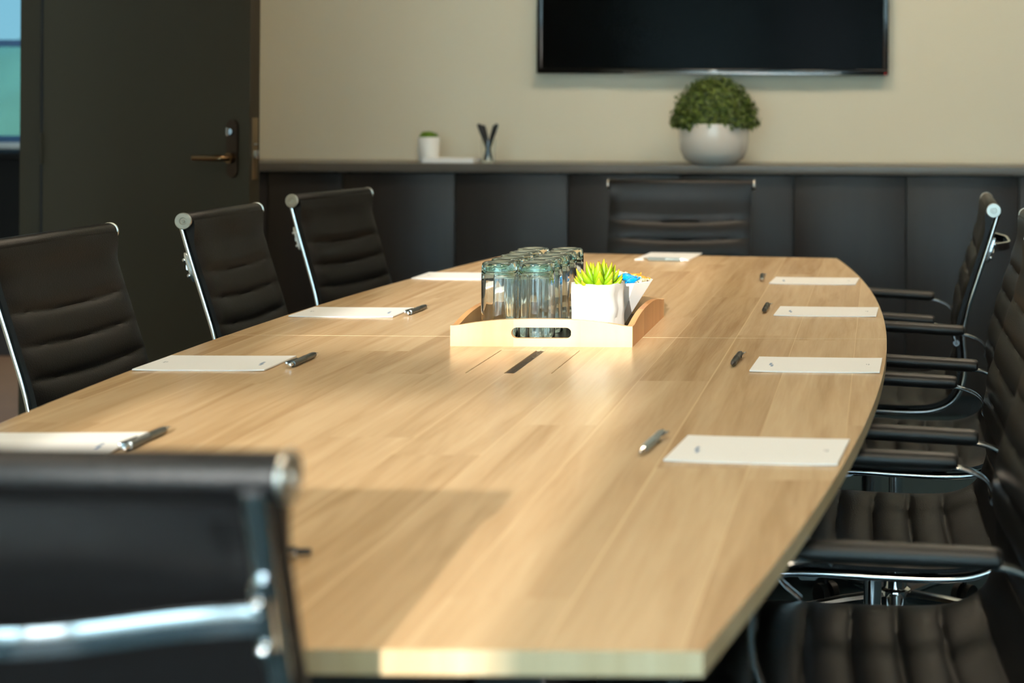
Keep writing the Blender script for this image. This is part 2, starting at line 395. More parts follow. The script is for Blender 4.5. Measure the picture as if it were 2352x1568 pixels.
# ------------------------------------------------------------------ television
px = lambda u, Y: (u - 2017) / 3520 * Y
TY = 6.24
tx0, tx1 = px(1232, TY), px(2040, TY); tw = tx1 - tx0; tz = 1.202 + (245 - 168) / 3520 * TY; th = tw * .575
t = empty('television', ((tx0 + tx1) / 2, TY, tz)); tag(t, 'large wall-mounted black flat-screen television above the round potted shrub', 'television')
bm = bmesh.new(); bz = .022
box2(bm, (-tw / 2, 0, 0), (tw / 2, .03, bz), .002); box2(bm, (-tw / 2, 0, th - bz), (tw / 2, .03, th), .002)
box2(bm, (-tw / 2, 0, bz), (-tw / 2 + bz, .03, th - bz), .002); box2(bm, (tw / 2 - bz, 0, bz), (tw / 2, .03, th - bz), .002)
mk('bezel', bm, M['tvblack'], t)
mk('screen', B((0, .012, th / 2), (tw - 2 * bz + .002, .012, th - 2 * bz + .002)), M['screen'], t, smooth=False)
mk('back_shell', B((0, .035, th / 2), (tw - .1, .02, th - .1), .006), M['bplastic'], t)
mk('bezel_highlight', B((.08, -.001, .004), (tw * .62, .008, .008), .002), M['silver'], t)  # silver strip that paints in the highlight on the lower bezel
mk('logo_plate', B((.002, -.002, .0125), (.036, .004, .008), .0015), M['silver'], t)
mk('standby_light', B((tw / 2 - .012, -.001, .007), (.004, .003, .003)), M['led'], t)
mk('wall_bracket', B((0, .052, th / 2), (.4, .015, .4)), M['bplastic'], t)

# ------------------------------------------------------------------ things on the counter
def leaves(bm, pts, size, jit=.5, long=1.6):
    for p, n in pts:
        n = (n + Vector([random.uniform(-jit, jit) for _ in range(3)])).normalized()
        a = n.orthogonal().normalized(); a.rotate(Matrix.Rotation(random.uniform(0, 6.28), 3, n)); b = n.cross(a)
        s = size * random.uniform(.7, 1.25)
        v = [bm.verts.new(p + a * s * x + b * s * y * long + n * s * z) for x, y, z in ((0, 0, 0), (.5, .35, .18), (.42, .8, .1), (0, 1.05, -.05), (-.42, .8, .1), (-.5, .35, .18))]
        bm.faces.new((v[0], v[1], v[2], v[3])); bm.faces.new((v[0], v[3], v[4], v[5]))
PY = 6.02
t = empty('potted_shrub', (px(1640, PY), PY, CZ)); tag(t, 'round green boxwood ball in a white bowl pot on the counter below the television', 'plant')
bm = bmesh.new()
R = .137
lathe(bm, [(.075, 0), (.086, .004), (.115, .022), (.131, .055), (R, .10), (R, .150), (R - .001, .158), (R - .006, .160), (R - .011, .156), (R - .013, .10), (.11, .04), (.0, .02)], 56)
mk('pot', bm, M['gloss'], t)
bm = bmesh.new(); lathe(bm, [(.0, .13), (.124, .13), (.124, .14), (0, .15)], 32); mk('soil', bm, M['soil'], t)
bm = bmesh.new(); pts = []
for i in range(5600):
    a = random.uniform(0, 2 * PI); z = random.uniform(-.22, 1)
    q = math.sqrt(max(0, 1 - z * z)); n = Vector((q * math.cos(a), q * math.sin(a), z))
    rr = random.uniform(.78, 1.02) * (1 + .05 * math.sin(5 * a + 3 * z) + .03 * math.sin(11 * a))
    fl = 1.0
    p = Vector((n.x * .165 * rr, n.y * .135 * rr, .165 + n.z * (.172 if z > 0 else .09) * rr))
    pts.append((p, n))
leaves(bm, pts, .0100, .7)
t_ = bmesh.new(); bmesh.ops.create_icosphere(t_, subdivisions=3, radius=1)
for v in t_.verts: v.co = Vector((v.co.x * .122, v.co.y * .105, .165 + v.co.z * (.13 if v.co.z > 0 else .03)))
add(bm, t_)
mk('foliage', bm, M['leaf'], t, smooth=False)
PY = 6.12
t = empty('potted_succulent', (px(985, PY), PY, CZ)); tag(t, 'tiny green plant in a small off-white pot on the counter beside the notepad stack', 'plant')
bm = bmesh.new(); lathe(bm, [(.036, 0), (.039, .004), (.0425, .05), (.043, .096), (.041, .099), (.039, .095), (.037, .05), (0, .01)], 36); mk('pot', bm, M['whitepot'], t)
bm = bmesh.new(); pts = []
for i in range(420):
    a = random.uniform(0, 2 * PI); z = random.uniform(0, 1); q = math.sqrt(1 - z * z * .98)
    n = Vector((q * math.cos(a), q * math.sin(a), z)); pts.append((Vector((n.x * .036, n.y * .036,   .092 + z * .026)), n))
leaves(bm, pts, .006, .5); lathe(bm, [(.036, .088), (.034, .096), (0, .102)], 20)
mk('foliage', bm, M['grassleaf'], t, smooth=False)
PY = 6.06
t = empty('notepad', (px(1040, PY), PY, CZ)); tag(t, 'stack of white notepads lying on the counter between small plant and pen glass', 'notepad')
bm = bmesh.new()
for i in range(3): box(bm, (random.uniform(-.002, .002), random.uniform(-.002, .002), .0035 + i * .006), (.2, .13, .0055), .0008)
mk('pages', bm, M['paper'], t, smooth=False)
t = empty('pen_glass', (px(1122, PY), PY, CZ)); tag(t, 'small clear glass holding black pens on the counter', 'pen holder')
bm = bmesh.new(); lathe(bm, [(0, 0), (.024, 0), (.026, .004), (.029, .095), (.0275, .095), (.0245, .008), (0, .007)], 32); mk('cup', bm, M['glass'], t)
for i, (dx, dy, bx) in enumerate(((-.031, .006, .015), (-.038, -.006, .017), (-.022, .012, .012), (.030, .006, -.015), (.036, -.008, -.017), (.022, .01, -.012))):
    bm = bmesh.new()
    p0, p1 = Vector((bx, dy * .6, .010)), Vector((dx, dy, .15 + .004 * math.sin(i * 2)))
    sweep(bm, [p0.lerp(p1, k / 8) for k in range(9)], (0, 1, 0), .0072, .0072, 12, taper=[.3, .7, .9, 1, 1, 1, 1, 1, .8])
    n = (p1 - p0).normalized(); q = p0.lerp(p1, .72) + Vector((math.copysign(.0075, dx), 0, 0))
    sweep(bm, [q, q + n * .036], (0, 1, 0), .002, .001, 8)
    o = mk('pen', bm, M['blackpen']); o.location = t.location
    tag(o, 'black pen leaning %s in the pen glass on the counter' % ('left' if dx < 0 else 'right'), 'pen', 'black pens leaning %s in the glass' % ('left' if dx < 0 else 'right'))

# ------------------------------------------------------------------ conference table
TXc, TYm, TZ = -.643, 3.08, .74
def hw(y):
    d_ = y - TYm; return .663 - .0525 * d_ * d_
def outline(y0, y1, n=40, skew=0):
    """half table outline between y0 and y1 (skew lifts the left end of the y1 edge)"""
    R_, L_ = [], []
    for i in range(n + 1):
        y = y0 + (y1 - skew - y0) * i / n; R_.append((TXc + hw(y), y))
        y = y0 + (y1 - y0) * i / n; L_.append((TXc - hw(y), y))
    return R_ + L_[::-1]
t = empty('conference_table', (TXc, TYm, 0)); tag(t, 'long boat-shaped light oak conference table in the middle of the room', 'table')
def tt(poly, name):
    bm = bmesh.new(); prism(bm, poly, TZ - .0215, TZ, .0012)
    for f in bm.faces:
        f.material_index = 0 if abs(f.normal.z) > .7 else 1
    bmesh.ops.recalc_face_normals(bm, faces=bm.faces[:])
    for f in bm.faces: f.material_index = 0 if abs(f.normal.z) > .7 else 1
    bm.transform(Matrix.Translation((-TXc, -TYm, 0)))
    o = mk(name, bm, [M['oak'], M['oakedge']], t, sharp=30); return o
BX0, BX1, BY0, BY1 = -.7135, -.563, 2.657, 2.913
near = outline(1.303, 3.079)
# the near half has a cable-port opening: build it as four strips round the hole
def clip(poly, f):
    out = []
    for i, p in enumerate(poly):
        q = poly[(i + 1) % len(poly)]; a, b_ = f(p), f(q)
        if a >= 0: out.append(p)
        if a * b_ < 0:
            k = a / (a - b_); out.append((p[0] + (q[0] - p[0]) * k, p[1] + (q[1] - p[1]) * k))
    return out
bm = bmesh.new()
pieces = [clip(near, lambda p: BY0 - p[1]), clip(clip(clip(near, lambda p: p[1] - BY0), lambda p: BY1 - p[1]), lambda p: BX0 - p[0]),
          clip(clip(clip(near, lambda p: p[1] - BY0), lambda p: BY1 - p[1]), lambda p: p[0] - BX1), clip(near, lambda p: p[1] - BY1)]
for pc in pieces: prism(bm, pc, TZ - .0215, TZ, 0)
bmesh.ops.remove_doubles(bm, verts=bm.verts[:], dist=1e-5)
dead = [f for f in bm.faces if abs(f.normal.z) < .3 and (abs(f.calc_center_median().y - BY0) < 1e-4 or abs(f.calc_center_median().y - BY1) < 1e-4) and not (BX0 - 1e-3 < f.calc_center_median().x < BX1 + 1e-3)]
bmesh.ops.delete(bm, geom=dead, context='FACES')
for f in bm.faces: f.material_index = 0 if abs(f.normal.z) > .7 else 1
bm.transform(Matrix.Translation((-TXc, -TYm, 0)))
mk('tabletop', bm, [M['oak'], M['oakedge']], t, smooth=False)
tt(outline(3.081, 4.87, skew=.13), 'tabletop')
mk('join_strip', B((0, 0, TZ - .0105), (2 * hw(TYm) - .004, .003, .0205)), M['oakedge'], t, smooth=False)
cb = mk('cable_port', B(((BX0 + BX1) / 2 - TXc, (BY0 + BY1) / 2 - TYm, TZ - .030), (BX1 - BX0 - .001, BY1 - BY0 - .001, .03)), M['bplastic'], t, smooth=False)
sx0, sx1 = -.6465, -.6285
for a, b_ in ((BX0 + .0018, sx0), (sx1, BX1 - .0018)):
    bm = bmesh.new(); box2(bm, (a - TXc, BY0 + .0008 - TYm, TZ - .012), (b_ - TXc, BY1 - .0008 - TYm, TZ - .0003))
    mk('port_flap', bm, M['oak'], cb, smooth=False)
bm = bmesh.new()
y = BY0 + .002
while y < BY1 - .003:
    for s in (0, 1):
        xa = (sx0 + .0005 if s == 0 else sx1 - .0005) - TXc; xb = (sx0 + sx1) / 2 - TXc + (.001 if s == 0 else -.001)
        j = random.uniform(-.001, .001)
        v = [bm.verts.new(p) for p in ((xa, y - TYm, TZ - .002), (xa, y + .0017 - TYm, TZ - .002), (xb, y + .0017 + j - TYm, TZ - .0015 + j), (xb, y + j - TYm, TZ - .0015 + j))]
        bm.faces.new(v)
    y += .0022
br = mk('brush_strip', bm, M['bplastic'], cb, smooth=False)
for yy in (2.0, 4.15):
    mk('pedestal', B((0, yy - TYm, .36), (.5, .34, .716), .004), M['carcass'], t)
    mk('pedestal_foot', B((0, yy - TYm, .012), (.62, .46, .024), .004), M['carcass'], t)
mk('modesty_beam', B((0, 0, .66), (.12, 2.2, .09), .004), M['carcass'], t)

# ------------------------------------------------------------------ notepads and pens on the table
def notepad(c, a, label, group, w=.228, dpt=.153, flip=1, curl=.0):
    t = empty('notepad', (c[0], c[1], TZ), math.radians(a)); tag(t, label, 'notepad', group)
    bm = bmesh.new(); n = 12; th_ = .0022
    g = [[None] * (n + 1) for _ in range(2)]
    rows = []
    for i in range(n + 1):
        x = -w / 2 + w * i / n; z = curl * max(0, abs(i / n - .5) * 2 - .4) ** 2
        rows.append([bm.verts.new((x, -dpt / 2, .0003 + z)), bm.verts.new((x, dpt / 2, .0003 + z * .4)), bm.verts.new((x, dpt / 2, .0003 + th_ + z * .4)), bm.verts.new((x, -dpt / 2, .0003 + th_ + z))])
    for i in range(n):
        for j in range(4): bm.faces.new((rows[i][j], rows[i][(j + 1) % 4], rows[i + 1][(j + 1) % 4], rows[i + 1][j]))
    bm.faces.new(rows[0]); bm.faces.new(rows[-1])
    mk('pages', bm, M['paper'], t, smooth=False)
    zt = .0003 + th_ + .0002 + curl * .15
    bm = bmesh.new()      # printed mark: emblem with two faint lines
    mx = -flip * (w / 2 - .03)
    for k, (l, yy) in enumerate(((.010, .0), (.016, -.008), (.012, .008))):
        box(bm, (mx + .004 * (k == 1), -.012 + yy * 1.3 + .0, zt), (.004, l, .0003))
    mk('printed_logo', bm, M['inkgreen'], t, smooth=False)
    bm = bmesh.new(); box(bm, (flip * (w / 2 - .022), .0, zt), (.0022, .010, .0003)); box(bm, (flip * (w / 2 - .026), .002, zt), (.0015, .006, .0003))
    mk('printed_line', bm, M['ink'], t, smooth=False)
    return t
RP = [((-.157, 2.065), -5, 'white notepad nearest the camera on the right side, beside the pale silver pen'),
      ((-.106, 2.755), -2, 'white notepad on the right side, second from the camera, beside a dark pen'),
      ((-.113, 3.478), -2, 'white notepad on the right side, second from the far end of the table'),
      ((-.166, 4.094), -3, 'white notepad on the right side nearest the far end of the table')]
LP = [((-1.130, 2.068), 3, 'sunlit white notepad cut by the left photo edge behind the near chair back'),
      ((-1.178, 2.735), 1, 'white notepad in shade in front of the leftmost chair, beside a dark grey pen'),
      ((-1.170, 3.420), 0, 'sunlit white notepad on the left side in front of the middle left chair'),
      ((-1.128, 4.165), -1, 'white notepad on the left side partly hidden behind the drinking glasses')]
for c, a, l in RP: notepad(c, a, l, 'notepads laid at the seats', flip=1, curl=.003)
for c, a, l in LP: notepad(c, a, l, 'notepads laid at the seats', flip=-1, curl=.003)
notepad((-.645, 4.748), 90 - 4, 'white notepad at the far end of the table before the end chair', 'notepads laid at the seats', w=.225, dpt=.165, flip=1)
def pen(c, a, label, m, L_=.146, z=TZ):
    """tip towards +x of the pen's own frame"""
    t = empty('pen', (c[0], c[1], z), math.radians(a)); tag(t, label, 'pen', 'pens laid beside the notepads')
    r = .0058; zc = r + .0004
    bm = bmesh.new(); lathe(bm, [(.0, -.052), (r * .95, -.05), (r, -.046), (r, .0), (r * 1.06, .002), (r * 1.06, .006), (r, .008), (r, .04), (r * .85, .052)], 18, (0, 0, zc), ax='x')
    mk('barrel', bm, m, t)
    bm = bmesh.new(); lathe(bm, [(r * .85, .052), (r * .35, .066), (.0012, .068), (.0008, .072), (0, .073)], 16, (0, 0, zc), ax='x'); mk('tip', bm, m if m is M['pendark'] else M['chrome'], t)
    bm = bmesh.new(); lathe(bm, [(0, -.066), (.0034, -.065), (.0036, -.052)], 14, (0, 0, zc), ax='x'); mk('clicker', bm, m if m is M['pendark'] else M['chrome'], t)
    bm = bmesh.new(); sweep(bm, catmull([(-.050, .004, zc), (-.053, .011, zc + .001), (-.046, .0115, zc + .002), (-.012, .0085, zc + .002), (-.010, .0075, zc + .002)], 5), (0, 0, 1), .0028, .0009, 8); mk('clip', bm, M['chrome'], t)
    return t
pen((-.306, 2.094), -95, 'pale silver pen beside the nearest right notepad, tip towards the camera', M['pensilver'])
pen((-.255, 2.792), -91.5, 'dark pen beside the second right notepad from the camera', M['pendark'])
pen((-.2545, 3.511), -90, 'dark pen beside the second notepad from the far end on the right side', M['pendark'])
pen((-.311, 4.14), -86, 'grey pen beside the right notepad nearest the far end', M['pengrey'])
pen((-.999, 2.097), 90, 'grey pen beside the sunlit notepad cut by the left photo edge', M['pengrey'])
pen((-1.030, 2.753), 90, 'dark grey pen beside the notepad before the leftmost chair', M['pengrey'])
pen((-1.031, 3.437), 88, 'grey pen touching the corner of the notepad before the middle left chair', M['pengrey'])
pen((-.642, 1.562), 184, 'dark pen in the shadow right of the near chair back, mostly hidden by it', M['pendark'])
pen((-.640, 4.606), -10, 'pale silver pen lying along the front edge of the far end notepad', M['pensilver'])

# ------------------------------------------------------------------ tray
tx, ty = (-.8215 - .4715) / 2, 0
TW, TD = .351, .44; TX = -.6465; TY0 = 2.953; TYc = TY0 + TD / 2
t = empty('serving_tray', (TX, TYc, TZ)); tag(t, 'bamboo serving tray with arched sides and black base in the middle of the table', 'tray')
def arched(Lg, h0, h1, th_, slot=True):
    """arched board in x (length) and z, thickness y, centre origin"""
    bm = bmesh.new(); n = 40
    sl, sh, sz = .058, .0105, .0265
    def top(x):
        k = abs(x) / (Lg / 2); 
        if k > .93: return h0
        return h0 + (h1 - h0) * (1 - (k / .93) ** 2.4)
    outer = [(-Lg / 2, 0)] + [(Lg / 2, 0)] + [(Lg / 2 - Lg * i / n, top(Lg / 2 - Lg * i / n)) for i in range(n + 1)]
    fr_, bk = [], []
    for yy, dst in ((-th_ / 2, fr_), (th_ / 2, bk)):
        for x, z in outer: dst.append(bm.verts.new((x, yy, z)))
    N_ = len(outer)
    for i in range(N_): bm.faces.new((fr_[i], fr_[(i + 1) % N_], bk[(i + 1) % N_], bk[i]))
    if slot:
        hole = []
        for i in range(13): a = -PI / 2 + PI * i / 12; hole.append((sl - sh + sh * math.cos(a), sz + sh * math.sin(a)))
        for i in range(13): a = PI / 2 + PI * i / 12; hole.append((-sl + sh + sh * math.cos(a), sz + sh * math.sin(a)))
        h = [[bm.verts.new((x, yy, z)) for x, z in hole] for yy in (-th_ / 2, th_ / 2)]
        K = len(hole)
        for i in range(K): bm.faces.new((h[0][i], h[0][(i + 1) % K], h[1][(i + 1) % K], h[1][i]))
        for side, hs in ((fr_, h[0]), (bk, h[1])):
            es = []
            for ring in (side, hs):
                for i in range(len(ring)):
                    e = bm.edges.get((ring[i], ring[(i + 1) % len(ring)])); es.append(e)
            bmesh.ops.triangle_fill(bm, edges=es, use_beauty=True)
    else:
        bm.faces.new(fr_); bm.faces.new(bk[::-1])
    return bm
for yy in (-TD / 2 + .006, TD / 2 - .006):
    bm = arched(TW, .040, .0535, .012); bm.transform(Matrix.Translation((0, yy, 0))); mk('end_board', bm, M['bamboo'], t)
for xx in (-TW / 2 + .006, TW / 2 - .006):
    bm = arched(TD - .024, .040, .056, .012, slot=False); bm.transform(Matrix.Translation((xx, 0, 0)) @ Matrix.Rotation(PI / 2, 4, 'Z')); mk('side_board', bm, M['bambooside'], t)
mk('base_panel', B((0, 0, .004), (TW - .025, TD - .025, .006)), M['traybase'], t, smooth=False)
TF = TZ + .007       # tray floor height
# ---- upturned glasses
def glass_():
    bm = bmesh.new()
    # upside down: thick foot on top, rim on the tray
    H_ = .148; ro, rt = .0362, .0345
    prof = [(ro - .0012, 0), (ro, .0012), (ro - .0007, .03), (rt + .0008, H_ - .022), (rt, H_ - .012), (rt - .0012, H_ - .002), (rt - .004, H_), (0, H_ - .001),
            ]
    inner = [(0, H_ - .017), (rt - .0075, H_ - .017), (rt - .0042, H_ - .022), (rt - .0030, H_ - .035), (ro - .0032, .03), (ro - .0024, .0008)]
    pr = prof + inner
    mi = [0, 0, 0, 1, 1, 1, 1, 1, 1, 1, 0, 0, 0]
    n = 40; rings = []
    for k, (r, z) in enumerate(pr):
        if r == 0: rings.append([bm.verts.new((0, 0, z))] * n); continue
        ring = []
        for i in range(n):
            a = 2 * PI * i / n
            fl = 1 + (.012 * math.cos(a * 10) if 2 <= k <= 4 else 0)      # soft facets
            ring.append(bm.verts.new((r * fl * math.cos(a), r * fl * math.sin(a), z)))
        rings.append(ring)
    rings.append(rings[0])
    for k in range(len(rings) - 1):
        if pr[k][0] == 0 and k + 1 < len(pr) and pr[k + 1][0] == 0: continue
        for i in range(n):
            vs = [rings[k][i], rings[k][(i + 1) % n], rings[k + 1][(i + 1) % n], rings[k + 1][i]]
            u_ = []
            for v in vs:
                if v not in u_: u_.append(v)
            if len(u_) >= 3:
                f = bm.faces.new(u_); f.material_index = mi[k] if k < len(mi) else 0
    return bm
g0 = mk('drinking_glass', glass_(), [M['glass'], M['glassgreen']], sharp=50)
ords = ['nearest the camera', 'second from the camera', 'middle', 'second from the back', 'at the back']
for i in range(5):
    for j, side in enumerate(('left', 'right')):
        o = g0 if (i == 0 and j == 0) else g0.copy()
        if o is not g0: COL.objects.link(o)
        o.location = (-.748 + j * .0740, 3.036 + i * .0737, TF); o.rotation_euler = (0, 0, i * .7 + j)
        tag(o, 'clear upturned drinking glass in the tray, %s row, %s of its row' % (side, ords[i]) if i != 0 else 'clear upturned drinking glass in the tray, %s row, %s' % (side, ords[i]), 'glass', 'upturned glasses in the tray')
# ---- crumpled white pot with succulent
t = empty('succulent_pot', (-.5595, 3.075, TF), math.radians(-12)); tag(t, 'lime green succulent in a crumpled white square pot at the front of the tray', 'plant')
bm = bmesh.new(); Hp = .104; n = 28; rings = []
def sqr(a, r, e=5):
    c, s_ = math.cos(a), math.sin(a); m_ = (abs(c) ** e + abs(s_) ** e) ** (-1 / e); return r * c * m_, r * s_ * m_
zs = [0, .004, .020, .035, .052, .068, .083, .097, Hp - .001, Hp]
for k, z in enumerate(zs):
    ring = []
    for i in range(n):
        a = 2 * PI * (i + .5) / n
        x, y_ = sqr(a, .0450 - (.004 if k == 0 else 0), 6)
        # dents on the right side (paper-bag crease)
        if x > .03:
            if 2 <= k <= 7: x -= (.005 * max(0, 1 - abs(z - .035) / .02) + .0055 * max(0, 1 - abs(z - .075) / .02)) * (1 if y_ < .01 else .3)
        if k in (4, 5) and x > .01 and y_ < 0: y_ += .003
        x += .0012 * math.sin(i * 2.1 + k); y_ += .0012 * math.cos(i * 1.7 + k * 1.3)
        ring.append(bm.verts.new((x, y_, z + (.0015 * math.sin(i * 1.3) if k >= 8 else 0))))
    rings.append(ring)
for sc, z in ((.93, Hp), (.90, Hp - .006), (.88, .09)):
    rings.append([bm.verts.new((v.co.x * sc, v.co.y * sc, z)) for v in rings[9 if sc == .93 else 9]])
for k in range(len(rings) - 1):
    for i in range(n): bm.faces.new((rings[k][i], rings[k][(i + 1) % n], rings[k + 1][(i + 1) % n], rings[k + 1][i]))
bm.faces.new(rings[0]); bm.faces.new(rings[-1])
mk('pot', bm, M['whitepot'], t, sharp=28)
def succulent():
    bm = bmesh.new(); vc = bm.loops.layers.color.new('tip')
    spec = []
    for ring, (cnt, tilt, ln, r0) in enumerate(((10, 66, .042, .012), (8, 46, .047, .009), (5, 26, .050, .006), (3, 9, .048, .003))):
        for i in range(cnt): spec.append((2 * PI * (i + .5 * (ring % 2)) / cnt + random.uniform(-.12, .12), tilt + random.uniform(-5, 5), 1.18 * ln * random.uniform(.9, 1.08), r0))
    for a, tilt, ln, r0 in spec:
        ct = math.radians(tilt); rad = Vector((math.cos(a), math.sin(a), 0)); lat = Vector((-math.sin(a), math.cos(a), 0))
        p = rad * r0 + Vector((0, 0, Hp - .012)); m_ = 9; rings = []
        for k in range(m_ + 1):
            f = k / m_
            aa = ct * (1.3 - .95 * f); dirv = rad * math.sin(aa) + Vector((0, 0, math.cos(aa)))
            w_ = .0112 * (math.sin(PI * min(1, .22 + f * .62)) ** .8) * (1 - f ** 3.2) + .0002
            nrm = lat.cross(dirv)
            rings.append(([bm.verts.new(p + lat * w_ * math.cos(b_) + nrm * w_ * .62 * math.sin(b_)) for b_ in [2 * PI * j / 10 for j in range(10)]], f))
            p = p + dirv * ln / m_
        for k in range(m_):
            for j in range(10):
                f_ = bm.faces.new((rings[k][0][j], rings[k][0][(j + 1) % 10], rings[k + 1][0][(j + 1) % 10], rings[k + 1][0][j]))
                for lp in f_.loops:
                    v = rings[k][1] if lp.vert in rings[k][0] else rings[k + 1][1]
                    lp[vc] = (v, v, v, 1)
        bm.faces.new(rings[-1][0])
    return bm
mk('succulent', succulent(), M['succ'], t, sharp=80)
# ---- faceted white candy bowl
CX_, CYb = -.552, 3.235
t = empty('candy_bowl', (CX_, CYb, TF), math.radians(20)); tag(t, 'white cone-shaped bowl of wrapped sweets in the tray behind the succulent', 'bowl')
bm = bmesh.new(); rings = []
for r, z in ((.020, 0), (.022, .001), (.080, .090), (.0765, .091), (.022, .010)):
    rings.append([bm.verts.new((r * (1 + .02 * (i % 2)) * math.cos(2 * PI * i / 10), r * (1 + .02 * (i % 2)) * math.sin(2 * PI * i / 10), z)) for i in range(10)])
for k in range(4):
    for i in range(10): bm.faces.new((rings[k][i], rings[k][(i + 1) % 10], rings[k + 1][(i + 1) % 10], rings[k + 1][i]))
bm.faces.new(rings[0]); bm.faces.new(rings[-1])
mk('bowl', bm, M['whitepot'], t, smooth=False)
def sweet(m):
    bm = bmesh.new(); n = 14; rings = []
    for k in range(n + 1):
        f = k / n; x = -.021 + .042 * f; e = abs(f - .5) * 2
        if e < .62: hz = .0075 * math.sqrt(1 - (e / .66) ** 2 * .92); hy = .011
        else: hz = .0012 + .0012 * (k % 2); hy = .0085 + .004 * (e - .62) / .38
        rings.append([bm.verts.new((x + random.uniform(-.0006, .0006), hy * math.cos(a) * (1 + .08 * math.sin(5 * a + k)), hz * math.sin(a) + (.0022 * math.sin(a * 6 + k) if e >= .62 else .0006 * math.sin(7 * a)))) for a in [2 * PI * j / 14 for j in range(14)]])
    for k in range(n):
        for j in range(14): bm.faces.new((rings[k][j], rings[k][(j + 1) % 14], rings[k + 1][(j + 1) % 14], rings[k + 1][j]))
    bm.faces.new(rings[0]); bm.faces.new(rings[-1])
    return mk('wrapped_sweet', bm, m, sharp=60)
protos = {}
cc = [('blue', -.030, -.042, .003, 20), ('blue', .006, -.046, .004, -15), ('blue', .036, -.030, .003, 40), ('blue', -.012, -.016, .010, 75), ('blue', .022, -.006, .010, -30), ('orange', -.005, .040, .006, 10),
      ('orange', .026, .034, .005, -25), ('cream', .054, -.010, .001, 80), ('orange', .048, .016, .004, 55), ('blue', -.050, -.014, .002, 100), ('orange', -.040, .022, .003, 120), ('cream', .000, .012, .013, 160), ('blue', -.03, .004, .012, 30)]
labs = {'blue': 'blue foil wrapped sweet heaped in the white cone bowl', 'orange': 'orange foil wrapped sweet at the back of the white cone bowl', 'cream': 'cream foil wrapped sweet in the white cone bowl'}
for k, (c, dx, dy, dz, az) in enumerate(cc):
    if c not in protos: o = protos[c] = sweet(M['candy' + {'blue': 'blue', 'orange': 'orange', 'cream': 'white'}[c]])
    else: o = protos[c].copy(); COL.objects.link(o)
    o.location = (CX_ + dx, CYb + dy, TF + .088 + dz); o.rotation_euler = (random.uniform(-.4, .4), random.uniform(-.35, .35), math.radians(az))
    tag(o, labs[c], 'sweet', c + ' wrapped sweets in the bowl')
# fill of sweets below the rim is hidden; a paper liner keeps them up
bm = bmesh.new(); lathe(bm, [(0, .078), (.066, .078), (.068, .080), (0, .082)], 20); mk('liner', bm, M['candyorange'], t)

